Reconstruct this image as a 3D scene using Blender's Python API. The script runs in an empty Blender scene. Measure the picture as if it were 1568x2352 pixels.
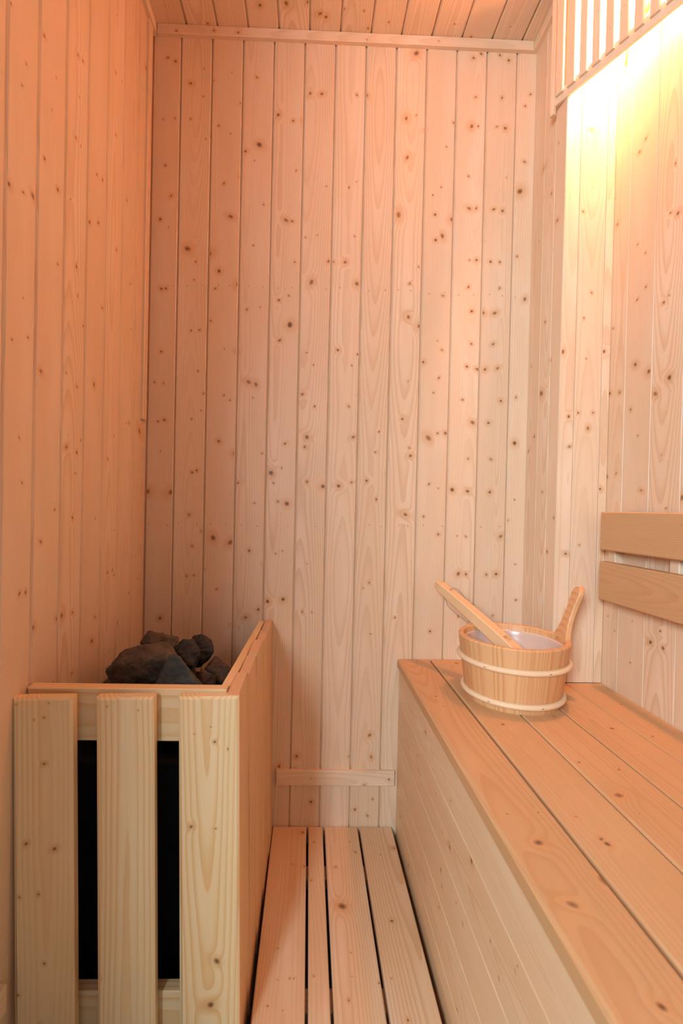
import bpy, bmesh, math, random
from mathutils import Vector, Matrix, noise as mnoise
random.seed(7)
C = bpy.context.scene.collection
PI = math.pi
V = Vector

# ------------------------------------------------------------------ knots of every boarded surface (metres on the surface, radius in mm)
KN = {
 'back': '-0.375,1.929,3.3 -0.356,1.921,3.9 -0.317,1.868,4.6 -0.263,1.877,3.3 -0.285,1.906,1.6 -0.286,1.837,2 -0.316,1.78,2.6 -0.355,1.78,2 -0.384,1.776,2 -0.377,1.662,4 -0.361,1.587,4 -0.387,1.528,4.6 -0.366,1.509,2 -0.277,1.732,1.7 -0.318,1.457,9.3 -0.263,1.446,8 -0.297,1.425,3 -0.3,1.38,2.3 -0.381,1.355,4.7 -0.37,1.356,4.7 -0.216,1.9,1.7 -0.192,1.824,3.3 -0.246,1.766,3.3 -0.216,1.748,2 -0.23,1.623,3.3 -0.189,1.641,4 -0.212,1.541,6 -0.238,1.404,6 -0.19,1.373,7.3 -0.247,1.36,2.7 -0.153,1.89,3 -0.144,1.723,8 -0.178,1.705,4.6 -0.155,1.683,1.7 -0.13,1.574,2.7 -0.154,1.471,2.7 -0.06,1.786,4 -0.035,1.788,4.7 -0.098,1.799,5.3 -0.05,1.662,2 -0.073,1.537,6 -0.058,1.535,3.3 -0.049,1.433,3.3 -0.023,1.496,2 0.01,1.856,4.6 -0.019,1.856,4.6 0.027,1.626,2 0.007,1.503,1.7 -0.006,1.384,6.7 0.036,1.438,4 0.047,1.437,3.3 -0.058,1.275,10.1 -0.087,1.336,4.7 -0.062,1.348,2.7 -0.167,1.31,3 -0.134,1.317,2 -0.257,1.279,3 -0.305,1.253,3 -0.284,1.255,3.3 -0.352,1.363,1.1 -0.317,1.364,1.1 -0.28,1.367,1.1 -0.239,1.368,1.1 -0.211,1.368,1.1 -0.163,1.369,1.1 -0.128,1.368,1.1 -0.09,1.366,1.1 -0.071,1.365,1.1 -0.054,1.369,1.1 0.032,1.368,1.1 0.067,1.373,1.1 0.099,1.857,3.3 0.123,1.857,5.3 0.247,1.968,7.3 0.225,1.804,5.3 0.251,1.813,2 0.274,1.777,4 0.23,1.706,4.7 0.329,1.737,2.3 0.346,1.798,3 0.318,1.635,2.7 0.297,1.614,2.7 0.304,1.565,4.7 0.349,1.555,8.7 0.211,1.561,8 0.324,1.512,6.1 0.307,1.501,5.4 0.265,1.432,2.7 0.244,1.389,3 0.242,1.304,6.1 0.272,1.282,8.8 0.393,1.963,4.3 0.412,1.974,4 0.46,1.973,3.3 0.483,1.961,4 0.401,1.865,3.3 0.468,1.866,3.4 0.392,1.791,6 0.409,1.792,3 0.457,1.793,3 0.478,1.79,5.4 0.391,1.584,5.4 0.409,1.585,4 0.454,1.584,4 0.477,1.581,5.1 0.395,1.453,2.7 0.413,1.454,4.7 0.449,1.451,4.4 0.473,1.451,3.4 0.394,1.385,3.4 0.474,1.385,3.4 0.404,1.324,5.4 0.463,1.321,5.4 0.433,1.321,5.4 0.109,1.384,6 0.078,1.437,5.4 0.101,1.503,2.7 0.541,1.878,3.4 0.528,1.848,3.4 0.53,1.707,3.4 0.52,1.632,8.8 0.517,1.467,3.4 0.54,1.359,5.4 0.329,1.361,3.4 0.429,1.503,2.7 0.387,1.665,2.7 0.485,1.665,1.7 0.102,1.64,1.7 0.084,1.625,2.7 0.141,1.367,1.1 0.181,1.37,1.1 0.215,1.372,1.1 0.246,1.371,1.1 0.294,1.365,1.1 0.333,1.369,1.1 0.369,1.364,1.1 0.408,1.366,1.1 0.449,1.368,1.1 0.482,1.366,1.1 0.515,1.363,1.1 -0.379,1.198,4 -0.372,1.119,2 -0.394,1.121,2.7 -0.384,1.023,3 -0.368,1.027,4 -0.376,0.948,1.7 -0.409,0.846,8.7 -0.347,0.846,8.7 -0.37,0.527,5.1 -0.286,1.152,2.3 -0.27,1.096,3.3 -0.3,1.031,2 -0.277,1.053,1.7 -0.296,0.897,4 -0.285,0.902,4 -0.302,0.79,3.7 -0.293,0.711,3.4 -0.269,0.749,3.4 -0.306,0.635,2.7 -0.287,0.637,2.7 -0.263,0.653,2.7 -0.22,1.093,2.7 -0.205,1.081,2.7 -0.231,0.977,4.7 -0.19,0.948,6.7 -0.241,0.733,7.4 -0.197,0.722,7.4 -0.189,1.202,4.7 -0.221,1.21,1.7 -0.229,0.603,2.4 -0.189,0.514,4.1 -0.159,1.128,6 -0.14,1.122,5.7 -0.147,1.089,2 -0.121,0.949,3 -0.181,0.873,3.7 -0.138,0.823,2.4 -0.149,0.702,4.1 -0.123,0.553,5.4 -0.155,0.532,5.4 -0.112,0.669,4.1 -0.083,1.235,4.7 -0.064,0.975,3.7 -0.098,0.9,10.1 -0.071,0.913,2.4 -0.091,0.875,3 -0.079,0.828,3.4 -0.056,0.823,8.1 -0.082,0.696,2 -0.065,0.703,2 -0.061,0.58,6.8 -0.1,0.574,6.8 -0.014,1.206,2.7 0.004,1.176,2.4 -0.023,1.101,4.7 0.009,1.071,3.7 -0.009,0.993,6.1 -0.014,0.968,4 -0.006,0.88,4.7 0.034,0.869,7.4 0.074,0.871,6.8 -0.011,0.549,3.1 0.013,0.548,2 0.065,1.215,4.7 -0.002,0.672,1.4 -0.403,0.765,1.1 -0.356,0.763,1.1 -0.328,0.768,1.1 -0.282,0.766,1.1 -0.247,0.768,1.1 -0.209,0.767,1.1 -0.171,0.767,1.1 -0.131,0.765,1.1 -0.08,0.767,1.1 -0.053,0.765,1.1 0.017,0.767,1.1 0.079,0.766,1.1 0.115,1.206,3.4 0.101,1.177,2 0.119,1.102,3 0.096,1.073,3 0.109,0.996,4.7 0.107,0.881,3.4 0.174,1.011,3 0.165,0.959,3.4 0.145,0.886,4.7 0.171,0.839,3.4 0.158,0.626,3.1 0.143,0.612,1.7 0.164,0.495,2.4 0.246,1.141,2 0.233,1.045,4.1 0.253,0.972,2.4 0.256,0.952,4.8 0.246,0.802,6.1 0.196,0.906,3.1 0.226,0.538,2.7 0.324,1.152,3 0.311,1.114,2.7 0.283,1.191,4.7 0.324,1.011,4.1 0.344,1.012,5.4 0.3,0.999,8.1 0.329,0.871,2 0.305,0.881,2.7 0.293,0.798,3.4 0.332,0.753,4.1 0.317,0.504,4.1 0.33,1.223,2.7 0.318,1.246,2 0.405,1.241,4.1 0.461,1.242,4.1 0.395,1.183,4.7 0.422,1.177,4.7 0.442,1.177,4.8 0.474,1.181,4.4 0.386,1.098,3.7 0.485,1.098,4.1 0.413,1.041,5.8 0.454,1.041,5.1 0.404,0.948,3.1 0.463,0.948,3.1 0.365,0.868,7.5 0.405,0.865,5.5 0.462,0.864,4.4 0.381,0.75,2 0.403,0.749,2.1 0.493,0.751,4.5 0.386,0.653,5.8 0.406,0.652,3.8 0.484,0.654,5.5 0.459,0.652,3.4 0.478,0.547,2.1 0.389,0.544,3.4 0.524,1.108,3.1 0.523,0.991,8.2 0.527,0.846,2.4 0.509,0.792,3.1 0.533,0.68,2.1 0.537,0.588,3.4 0.155,0.774,1.1 0.184,0.77,1.1 0.231,0.774,1.1 0.253,0.773,1.1 0.293,0.776,1.1 0.342,0.774,1.1 0.441,0.774,1.1 0.49,0.777,1.1 0.021,0.062,4.7 0.134,0.043,3.7 0.179,0.07,2.4 0.167,0.027,2.7 -0.018,0.179,4.7 0.117,0.18,3.3 0.173,0.179,4 0.168,0.235,4.7 -0.062,0.153,4.7',
 'left': '1.125,0.99,8 0.634,1.478,2.3 0.711,1.513,3.4 0.669,1.431,2.4 0.66,1.393,2 0.745,1.482,1.8 0.809,1.58,3.4 0.827,1.587,3.5 0.818,1.515,2 0.734,1.422,1.8 0.716,1.334,3.5 0.807,1.438,2.9 0.824,1.437,2 0.754,1.313,4.2 0.635,1.239,5.1 0.666,1.249,2.4 0.688,1.259,4.6 0.793,1.324,2.2 0.886,1.432,3.2 0.909,1.438,3.3 0.961,1.692,2.6 0.966,1.57,2.9 0.991,1.703,1.8 0.86,1.327,4.2 0.895,1.347,3.8 0.978,1.342,3.6 1.026,1.477,3.1 1.126,1.857,4.7 0.757,1.196,2.8 0.816,1.223,3.5 0.822,1.175,2.3 0.843,1.131,2.6 0.917,1.195,3.4 0.682,1.051,2.5 0.646,1.035,2 0.669,1.102,1.7 1.054,1.309,1.9 1.063,1.211,2 1.133,1.376,2.1 1.007,1.729,1.8 1.082,1.467,2 0.962,1.809,1.7 0.715,1.012,3.7 0.824,1.017,3.2 0.788,1.031,1.8 0.888,1.038,5.1 0.665,0.903,1.7 0.792,0.907,4.1 0.827,0.902,3.7 0.841,0.926,2.4 0.981,0.955,1.9 0.953,0.904,2.8 0.673,0.84,2 0.759,0.801,2.2 0.816,0.787,3.7 0.721,0.752,3.3 0.823,0.865,1.9 1.06,0.997,2.7 1.045,0.994,2 1.089,0.906,2.1 0.671,0.681,3.1 0.685,0.68,3.1 0.771,0.621,4.6 0.786,0.623,5.2 0.821,0.62,3.2 0.704,0.623,4.6 0.96,0.671,3.8 0.984,0.673,2.6 0.992,0.661,2.6 1.076,0.607,2.8 0.896,0.548,5.3 0.908,0.591,3 1.014,0.554,2.7 0.822,0.512,2.7 0.763,0.518,2.3 0.974,0.504,1.9 1.116,0.691,1.8 1.129,0.634,1.9 0.902,0.784,1.8 0.989,0.757,1.6',
 'side': '1.064,1.169,4.9 1.093,1.27,2.9 1.101,1.101,9.4 1.131,1.002,5.5 1.159,0.97,3.8 1.056,0.724,4.1 1.03,0.803,2.7 1.084,0.863,2.8 1.158,1.184,3 1.116,1.652,6.5 1.078,1.564,3.8 1.049,1.483,5.5 1.064,1.424,2.2 1.132,1.483,2.3 1.052,1.661,2.5 1.092,1.269,3.1',
 'front': '0.559,1.174,4.9 0.576,1.03,4.3 0.579,0.963,3 0.577,0.723,4 0.62,1.005,4.3 0.631,1.04,3 0.597,1.039,3 0.604,1.251,3 0.612,1.16,2 0.608,0.743,2 0.651,1.177,4.9 0.651,0.87,4.6 0.596,1.486,2.9 0.62,1.307,2.3 0.604,1.251,2 0.611,1.667,3.4',
 'right': '1.014,1.227,3 1.019,1.084,5.3 0.986,1.078,3.9 0.94,1.124,5.6 0.901,1.098,5.9 0.848,1.071,6.7 0.882,1.049,5.8 0.99,0.903,2.6 0.927,0.975,2.1 0.913,0.863,3.6 0.861,0.927,1.7 0.847,0.827,1.7 0.95,1.033,3.1 1.02,0.898,2.7 0.81,0.846,5.8 1.009,1.454,4.1 1.022,1.519,2.4 0.928,1.577,3.8 0.945,1.563,3.8 0.848,1.468,2.9 0.857,1.382,3 0.839,1.37,4.9 0.92,1.342,2.1 0.943,1.372,2.2 0.916,1.272,2.9 0.94,1.257,2.7 0.855,1.227,2 0.867,1.219,4 1.014,1.227,2.9 0.852,0.595,3.2 0.844,0.565,4.4 0.876,0.567,6.2 0.927,0.596,1.3 0.93,0.509,2.2 1.004,0.588,1.9 0.981,0.561,1.4 0.846,0.827,1.2',
 'bench': '0.376,1.141,6.8 0.341,1.058,2.3 0.319,0.878,3.7 0.355,0.813,5.6 0.268,0.934,3.2 0.269,0.888,1.5 0.545,0.801,4.9 0.598,0.774,3.1 0.633,0.904,2.4 0.469,0.671,3.5 0.42,0.69,2.7 0.47,0.752,1.6 0.466,0.846,2.6 0.504,0.883,3.1 0.426,0.609,6.9 0.351,0.518,5.4 0.349,0.526,3.2 0.272,0.52,6.7 0.257,0.57,1.7 0.298,0.573,2.2 0.342,0.565,1.5 0.314,0.466,6.8 0.263,0.437,5.6 0.28,0.345,4.1 0.427,0.571,1.2',
 'bfront': '0.374,0.904,4.9 0.295,0.964,3.3 0.302,0.822,1.7 0.342,0.74,2.5 0.267,0.738,5.5 0.319,0.641,5.7 0.059,1.123,4.5 0.017,1.021,4.7 0.124,0.916,1.8 0.195,0.782,4.2 0.174,0.773,2.6 0.125,0.788,2.6 0.203,0.67,2.3 0.208,0.701,1.9 0.272,0.57,2.3 0.253,0.543,2.2 -0.016,0.746,3.4 0.059,0.685,2.7 0.313,0.497,1.4 0.261,0.78,1.8 0.303,0.502,1.4 0.053,0.805,1.6',
 'floor': '0.002,1.149,5.2 0.008,1.039,3.5 -0.021,1.045,1.8 0.022,1,2.3 0.03,1.116,2.5 0.127,1.083,2.8 0.078,1.037,2.7 0.117,1.117,1.9 0.085,0.934,9.6 0.222,1.096,3.8 0.186,1.075,1.8 0.181,0.9,4.4 0.094,0.835,1.4 0.083,0.753,2 0.092,0.792,1.1 -0.04,0.844,1.7 -0.05,0.745,1.8 -0.025,0.738,1.2 -0.016,0.789,1.5 -0.009,0.789,1.5 -0.037,0.787,1.3 0.026,0.793,1.8 0.175,0.723,2.6 0.138,0.781,2.2 0.161,0.789,1.3',
 'guard': '-0.382,0.329,2.7 -0.344,0.32,3 -0.392,0.253,1.6 -0.366,0.256,2.5 -0.359,0.156,2.2 -0.395,0.113,1.9 -0.366,0.066,2.5 -0.284,0.131,2.8 -0.153,0.347,3.6 -0.118,0.343,1.9 -0.117,0.148,4.4 -0.126,0.084,7.2 -0.357,0.442,2.2 -0.357,0.508,1.6 -0.37,0.505,1.1 -0.394,0.527,1.1 -0.35,0.528,1.1 -0.27,0.523,1.1 -0.227,0.517,1.1 -0.286,0.5,1.1 -0.119,0.47,2.5 -0.1,0.459,1.4 -0.124,0.492,1.1 -0.148,0.482,1.1',
 'ceil': '-0.141,1.111,5.6 -0.079,1.104,6.1 -0.027,1.099,4.9 0.002,1.123,5.1 0.016,1.13,5.1 0.107,1.112,2.5 0.059,1.11,2.5 0.17,1.135,2.6 0.121,1.152,3.4 0.33,1.132,2.6 0.381,1.16,2.7 0.468,1.132,2 -0.275,1.158,2.7',
 'rest': '0.798,0.767,1.6 0.804,0.971,1.4 0.756,0.964,1.1 0.698,0.939,1.5 0.665,0.944,1.1 0.666,0.848,1.2 0.686,0.858,1.2 0.67,0.772,1.1',
}
KNOTS = {k: [tuple(float(a) for a in t.split(',')) for t in s.split()] for k, s in KN.items()}

# ------------------------------------------------------------------ materials
class NT:
    """tiny helper for writing node graphs"""
    def __init__(self, name):
        self.m = bpy.data.materials.new(name); self.m.use_nodes = True
        self.t = self.m.node_tree; self.t.nodes.clear()
        self.out = self.t.nodes.new('ShaderNodeOutputMaterial')
        self.b = self.t.nodes.new('ShaderNodeBsdfPrincipled')
        self.t.links.new(self.b.outputs[0], self.out.inputs[0])
    def n(self, typ, **kw):
        x = self.t.nodes.new(typ)
        for k, v in kw.items(): setattr(x, k, v)
        return x
    def s(self, sock, v):
        if isinstance(v, bpy.types.NodeSocket): self.t.links.new(v, sock)
        else: sock.default_value = v
    def math(self, op, a, b=0.0, c=0.0, clamp=False):
        x = self.n('ShaderNodeMath', operation=op); x.use_clamp = clamp
        self.s(x.inputs[0], a); self.s(x.inputs[1], b); self.s(x.inputs[2], c)
        return x.outputs[0]
    def comb(self, a, b, c):
        x = self.n('ShaderNodeCombineXYZ'); self.s(x.inputs[0], a); self.s(x.inputs[1], b); self.s(x.inputs[2], c); return x.outputs[0]
    def sep(self, v):
        x = self.n('ShaderNodeSeparateXYZ'); self.s(x.inputs[0], v); return x.outputs
    def noise(self, vec, scale=1.0, detail=2.0, rough=.5):
        x = self.n('ShaderNodeTexNoise'); self.s(x.inputs['Vector'], vec); self.s(x.inputs['Scale'], scale)
        self.s(x.inputs['Detail'], detail); self.s(x.inputs['Roughness'], rough); return x.outputs[0]
    def ss(self, v, a, b, lo=0.0, hi=1.0):
        x = self.n('ShaderNodeMapRange', interpolation_type='SMOOTHSTEP'); self.s(x.inputs[0], v)
        self.s(x.inputs[1], a); self.s(x.inputs[2], b); self.s(x.inputs[3], lo); self.s(x.inputs[4], hi); return x.outputs[0]
    def mix(self, f, a, b):
        x = self.n('ShaderNodeMix', data_type='RGBA'); self.s(x.inputs[0], f)
        self.s(x.inputs[6], a if isinstance(a, bpy.types.NodeSocket) else (*a, 1)); self.s(x.inputs[7], b if isinstance(b, bpy.types.NodeSocket) else (*b, 1))
        return x.outputs[2]
    def attr(self, name):
        return self.n('ShaderNodeAttribute', attribute_name=name).outputs['Vector']

def pine(name, early=(.75, .57, .39), late=(.56, .345, .18), pale=(.81, .68, .52), ring=.0036, ring_mix=.45, rough=.36, knot=(.155, .065, .03), blotch=.5, swing=.075):
    n = NT(name)
    w, t, l = n.sep(n.attr('wp')); kw, kl, kr = n.sep(n.attr('kn')); rnd, gu, gh = n.sep(n.attr('bd'))
    r50 = n.math('MULTIPLY', rnd, 57.0)
    nz = n.noise(n.comb(n.math('MULTIPLY', w, 9.0), n.math('ADD', n.math('MULTIPLY', t, 9.0), r50), n.math('MULTIPLY', l, 1.6)), 1.0, 2.0)
    nz = n.math('SUBTRACT', nz, .5)
    slow = n.math('SUBTRACT', n.noise(n.comb(r50, 3.3, n.math('MULTIPLY', l, 1.1)), 1.0, 1.0), .5)
    fine = n.math('SUBTRACT', n.noise(n.comb(n.math('MULTIPLY', w, 60.0), n.math('ADD', n.math('MULTIPLY', t, 60.0), r50), n.math('MULTIPLY', l, 9.0)), 1.0, 2.0), .5)
    # growth rings of a log whose axis runs along the board
    x = n.math('ADD', n.math('SUBTRACT', w, gu), n.math('MULTIPLY', nz, .022))
    y = n.math('ADD', n.math('ADD', t, gh), n.math('MULTIPLY', slow, swing))
    rr = n.math('SQRT', n.math('ADD', n.math('MULTIPLY', x, x), n.math('MULTIPLY', y, y)))
    # the knot of this cell
    kr1 = n.math('MAXIMUM', kr, .0005)
    h1 = n.math('SINE', n.math('MULTIPLY', n.math('ADD', kl, kw), 917.0)); h2 = n.math('FRACT', n.math('MULTIPLY', n.math('ADD', kl, kw), 311.0))
    ang = n.math('MULTIPLY', h1, 1.2); ca, sa = n.math('COSINE', ang), n.math('SINE', ang)
    ax, al = n.math('SUBTRACT', w, kw), n.math('SUBTRACT', l, kl)
    dx = n.math('DIVIDE', n.math('SUBTRACT', n.math('MULTIPLY', ax, ca), n.math('MULTIPLY', al, sa)), kr1)
    dl = n.math('DIVIDE', n.math('ADD', n.math('MULTIPLY', ax, sa), n.math('MULTIPLY', al, ca)), n.math('MULTIPLY', kr1, n.math('ADD', .85, n.math('MULTIPLY', h2, .7))))
    d = n.math('SQRT', n.math('ADD', n.math('MULTIPLY', dx, dx), n.math('MULTIPLY', dl, dl)))
    d = n.math('ADD', d, n.math('MULTIPLY', fine, .7))
    has = n.math('GREATER_THAN', kr, .0002)
    bulge = n.math('MULTIPLY', n.math('EXPONENT', n.math('MULTIPLY', n.math('MULTIPLY', d, d), -.11)), n.math('MULTIPLY', kr, n.math('MULTIPLY', has, 1.1)))
    rr = n.math('ADD', rr, bulge)
    rr = n.math('ADD', rr, n.math('MULTIPLY', fine, .0011))
    ph = n.math('FRACT', n.math('DIVIDE', rr, ring))
    lw = n.math('MULTIPLY', n.ss(ph, .35, .93), n.ss(ph, 1.0, .95))
    # ring contrast differs from board to board and along it
    vary = n.noise(n.comb(r50, n.math('MULTIPLY', w, 14.0), n.math('MULTIPLY', l, .9)), 1.0, 1.0)
    cont = n.math('MULTIPLY', n.ss(n.math('ADD', vary, n.math('MULTIPLY', rnd, .25)), .38, .80, .28, 1.0), ring_mix)
    fib = n.noise(n.comb(n.math('MULTIPLY', w, 700.0), n.math('ADD', n.math('MULTIPLY', t, 700.0), r50), n.math('MULTIPLY', l, 14.0)), 1.0, 1.0)
    bl = n.noise(n.comb(n.math('ADD', r50, n.math('MULTIPLY', w, 16.0)), n.math('MULTIPLY', t, 6.0), n.math('MULTIPLY', l, 3.2)), 1.0, 2.0)
    base = n.mix(n.math('MULTIPLY', n.ss(bl, .42, .70), blotch), early, pale)
    base = n.mix(n.math('MULTIPLY', n.ss(n.math('FRACT', n.math('MULTIPLY', rnd, 7.31)), 0.0, 1.0), .35), base, tuple(.5 * (a + b) for a, b in zip(early, late)))
    col = n.mix(n.math('MULTIPLY', lw, cont), base, late)
    col = n.mix(n.ss(fib, .45, .85, 0.0, .16), col, late)
    # knot: halo, ring, body, core
    k = n.math('MULTIPLY', has, n.ss(kr, .0004, .0009))
    halo = n.math('MULTIPLY', n.ss(n.math('ADD', d, n.math('MULTIPLY', nz, 2.2)), 3.8, .8), .5)
    col = n.mix(n.math('MULTIPLY', halo, k), col, (.60, .31, .12))
    body = n.ss(d, 1.12, .62)
    ringk = n.math('MULTIPLY', n.math('SINE', n.math('MULTIPLY', d, 16.0)), .12)
    col = n.mix(n.math('MULTIPLY', n.math('MULTIPLY', body, n.math('ADD', .82, ringk)), k), col, (.30, .145, .062))
    col = n.mix(n.math('MULTIPLY', n.ss(n.math('ADD', d, n.math('MULTIPLY', h2, .3)), .72, .35), n.math('MULTIPLY', k, .9)), col, knot)
    n.s(n.b.inputs['Base Color'], col)
    n.s(n.b.inputs['Roughness'], n.math('ADD', rough, n.math('MULTIPLY', fib, .16)))
    n.b.inputs['Specular IOR Level'].default_value = .42
    bmp = n.n('ShaderNodeBump'); bmp.inputs['Strength'].default_value = .35; bmp.inputs['Distance'].default_value = .0006
    h = n.math('ADD', n.math('MULTIPLY', lw, .35), n.math('ADD', n.math('MULTIPLY', fib, .35), n.math('MULTIPLY', n.ss(n.math('MULTIPLY', d, k), 2.2, .6), n.math('MULTIPLY', k, .7))))
    n.s(bmp.inputs['Height'], h); n.t.links.new(bmp.outputs[0], n.b.inputs['Normal'])
    return n.m

def plain(name, col, rough=.5, metal=0.0, noise=None, emit=None, spec=.5):
    n = NT(name)
    if noise:
        sc, col2, dist = noise
        tc = n.n('ShaderNodeTexCoord').outputs['Object']
        v = n.noise(tc, sc, 5.0, .6)
        n.s(n.b.inputs['Base Color'], n.mix(n.ss(v, .35, .68), col, col2))
        if dist:
            bmp = n.n('ShaderNodeBump'); bmp.inputs['Strength'].default_value = .8; bmp.inputs['Distance'].default_value = dist
            n.s(bmp.inputs['Height'], n.noise(tc, sc * 3.0, 6.0, .7)); n.t.links.new(bmp.outputs[0], n.b.inputs['Normal'])
    else: n.b.inputs['Base Color'].default_value = (*col, 1)
    n.b.inputs['Roughness'].default_value = rough; n.b.inputs['Metallic'].default_value = metal
    n.b.inputs['Specular IOR Level'].default_value = spec
    if emit:
        n.b.inputs['Emission Color'].default_value = (*emit[0], 1); n.b.inputs['Emission Strength'].default_value = emit[1]
    return n.m

M = {}
M['wall'] = pine('pine_cladding')
M['trim'] = pine('pine_trim', ring_mix=.35)
M['bench'] = pine('pine_bench', early=(.58, .345, .165), late=(.46, .23, .095), pale=(.64, .405, .215), ring_mix=.4, rough=.46)
M['front'] = pine('pine_bench_front', early=(.72, .51, .31), late=(.56, .34, .16), pale=(.80, .64, .43), ring_mix=.6)
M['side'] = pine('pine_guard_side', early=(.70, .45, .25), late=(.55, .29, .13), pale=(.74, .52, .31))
M['floor'] = pine('pine_floor', early=(.70, .48, .29), late=(.52, .30, .14), ring=.005, ring_mix=.6, rough=.5)
M['guard'] = pine('pine_guard', early=(.80, .62, .36), late=(.68, .37, .12), pale=(.84, .70, .46), ring=.006, ring_mix=.62, rough=.48)
M['bucket'] = pine('pine_bucket', early=(.66, .385, .18), late=(.52, .215, .075), pale=(.70, .45, .235), ring=.0045, ring_mix=.7, rough=.36, swing=.02)
M['cane'] = pine('light_cane', early=(.80, .60, .38), late=(.68, .46, .26), pale=(.84, .68, .48), ring_mix=.2, rough=.32)
M['beech'] = pine('oiled_beech', early=(.74, .50, .27), late=(.66, .40, .19), pale=(.76, .54, .31), ring=.002, ring_mix=.18, rough=.4, blotch=.2)
M['dark'] = plain('subfloor_dark', (.05, .04, .035), .9, noise=(9.0, (.075, .06, .05), 0))
M['outside'] = plain('painted_plaster', (.75, .74, .72), .8, noise=(20.0, (.70, .69, .67), 0))
M['black'] = plain('black_enamel', (.004, .004, .005), .5, noise=(30.0, (.007, .007, .008), 0), spec=.15)
M['steel'] = plain('heated_steel', (.16, .11, .08), .38, .85, noise=(35.0, (.09, .065, .05), .0004))
M['liner'] = plain('milky_plastic', (.60, .46, .38), .22, noise=(14.0, (.56, .43, .35), 0))
M['cord'] = plain('leather_cord', (.34, .26, .17), .7, noise=(300.0, (.42, .33, .22), .0002))
M['burn'] = plain('burnt_mark', (.10, .035, .015), .6, noise=(400.0, (.16, .06, .03), 0))
M['staple'] = plain('dark_staple', (.03, .025, .02), .4, .7, noise=(200.0, (.05, .04, .03), 0))
M['stone_brown'] = plain('brown_grey_stone', (.055, .046, .038), .72, noise=(26.0, (.115, .09, .068), .0035))
M['stone_green'] = plain('green_grey_stone', (.045, .052, .050), .62, noise=(22.0, (.085, .090, .080), .0022))
M['stone_dark'] = plain('charcoal_stone', (.026, .023, .022), .7, noise=(30.0, (.05, .042, .036), .003))
M['stone_rust'] = plain('rusty_stone', (.05, .032, .022), .75, noise=(34.0, (.10, .06, .038), .003))
M['lampglass'] = plain('lit_opal_glass', (.9, .8, .65), .3, noise=(3.0, (.88, .78, .62), 0), emit=((1.0, .385, .19), 1.0))
M['brass'] = plain('brass_fitting', (.75, .55, .22), .35, .9, noise=(40.0, (.68, .48, .18), 0))

# ------------------------------------------------------------------ mesh builder with wood coordinates
class MB:
    def __init__(self):
        self.v = []; self.f = []; self.wp = []; self.kn = []; self.bd = []; self.mi = []; self.sm = []
    def face(self, pts, wps, bd=(0, 0, .05), kn=(0, 0, 0), mi=0, smooth=False):
        i = len(self.v); self.v += [tuple(p) for p in pts]; self.f.append(tuple(range(i, i + len(pts))))
        self.wp += [tuple(w) for w in wps]; self.kn += [kn] * len(pts); self.bd += [bd] * len(pts); self.mi.append(mi); self.sm.append(smooth)
    def build(self, name, mats, parent=None, merge=0.0):
        me = bpy.data.meshes.new(name)
        me.from_pydata(self.v, [], self.f)
        for nm, data in (('wp', self.wp), ('kn', self.kn), ('bd', self.bd)):
            a = me.attributes.new(nm, 'FLOAT_VECTOR', 'CORNER')
            a.data.foreach_set('vector', [c for t in data for c in t])
        for m in (mats if isinstance(mats, (list, tuple)) else [mats]): me.materials.append(m)
        me.polygons.foreach_set('material_index', self.mi)
        me.polygons.foreach_set('use_smooth', self.sm)
        me.update()
        if merge:
            bm = bmesh.new(); bm.from_mesh(me); bmesh.ops.remove_doubles(bm, verts=bm.verts, dist=merge)
            bmesh.ops.recalc_face_normals(bm, faces=bm.faces); bm.to_mesh(me); bm.free()
        o = bpy.data.objects.new(name, me); C.objects.link(o)
        if parent: o.parent = parent
        return o

def cells(u0, u1, v0, v1, ks):
    """split a rectangle so that every cell holds at most one knot"""
    if len(ks) <= 1: return [(u0, u1, v0, v1, ks[0] if ks else None)]
    sv = sorted(ks, key=lambda k: k[1]); su = sorted(ks, key=lambda k: k[0])
    gv = max(range(len(sv) - 1), key=lambda i: sv[i + 1][1] - sv[i][1]); gu = max(range(len(su) - 1), key=lambda i: su[i + 1][0] - su[i][0])
    dv = sv[gv + 1][1] - sv[gv][1]; du = su[gu + 1][0] - su[gu][0]
    def cut(a, b, i):   # cut nearer the smaller knot
        return a[i] + (b[i] - a[i]) * (a[2] / (a[2] + b[2]))
    if dv >= du * .8:
        c = cut(sv[gv], sv[gv + 1], 1)
        return cells(u0, u1, v0, c, sv[:gv + 1]) + cells(u0, u1, c, v1, sv[gv + 1:])
    c = cut(su[gu], su[gu + 1], 0)
    return cells(u0, c, v0, v1, su[:gu + 1]) + cells(c, u1, v0, v1, su[gu + 1:])

def board_style(seed):
    r = random.Random(seed)
    return (r.random(), r.uniform(-.02, .02) if r.random() < .6 else r.uniform(-.09, .09), r.uniform(.012, .07))

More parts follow.
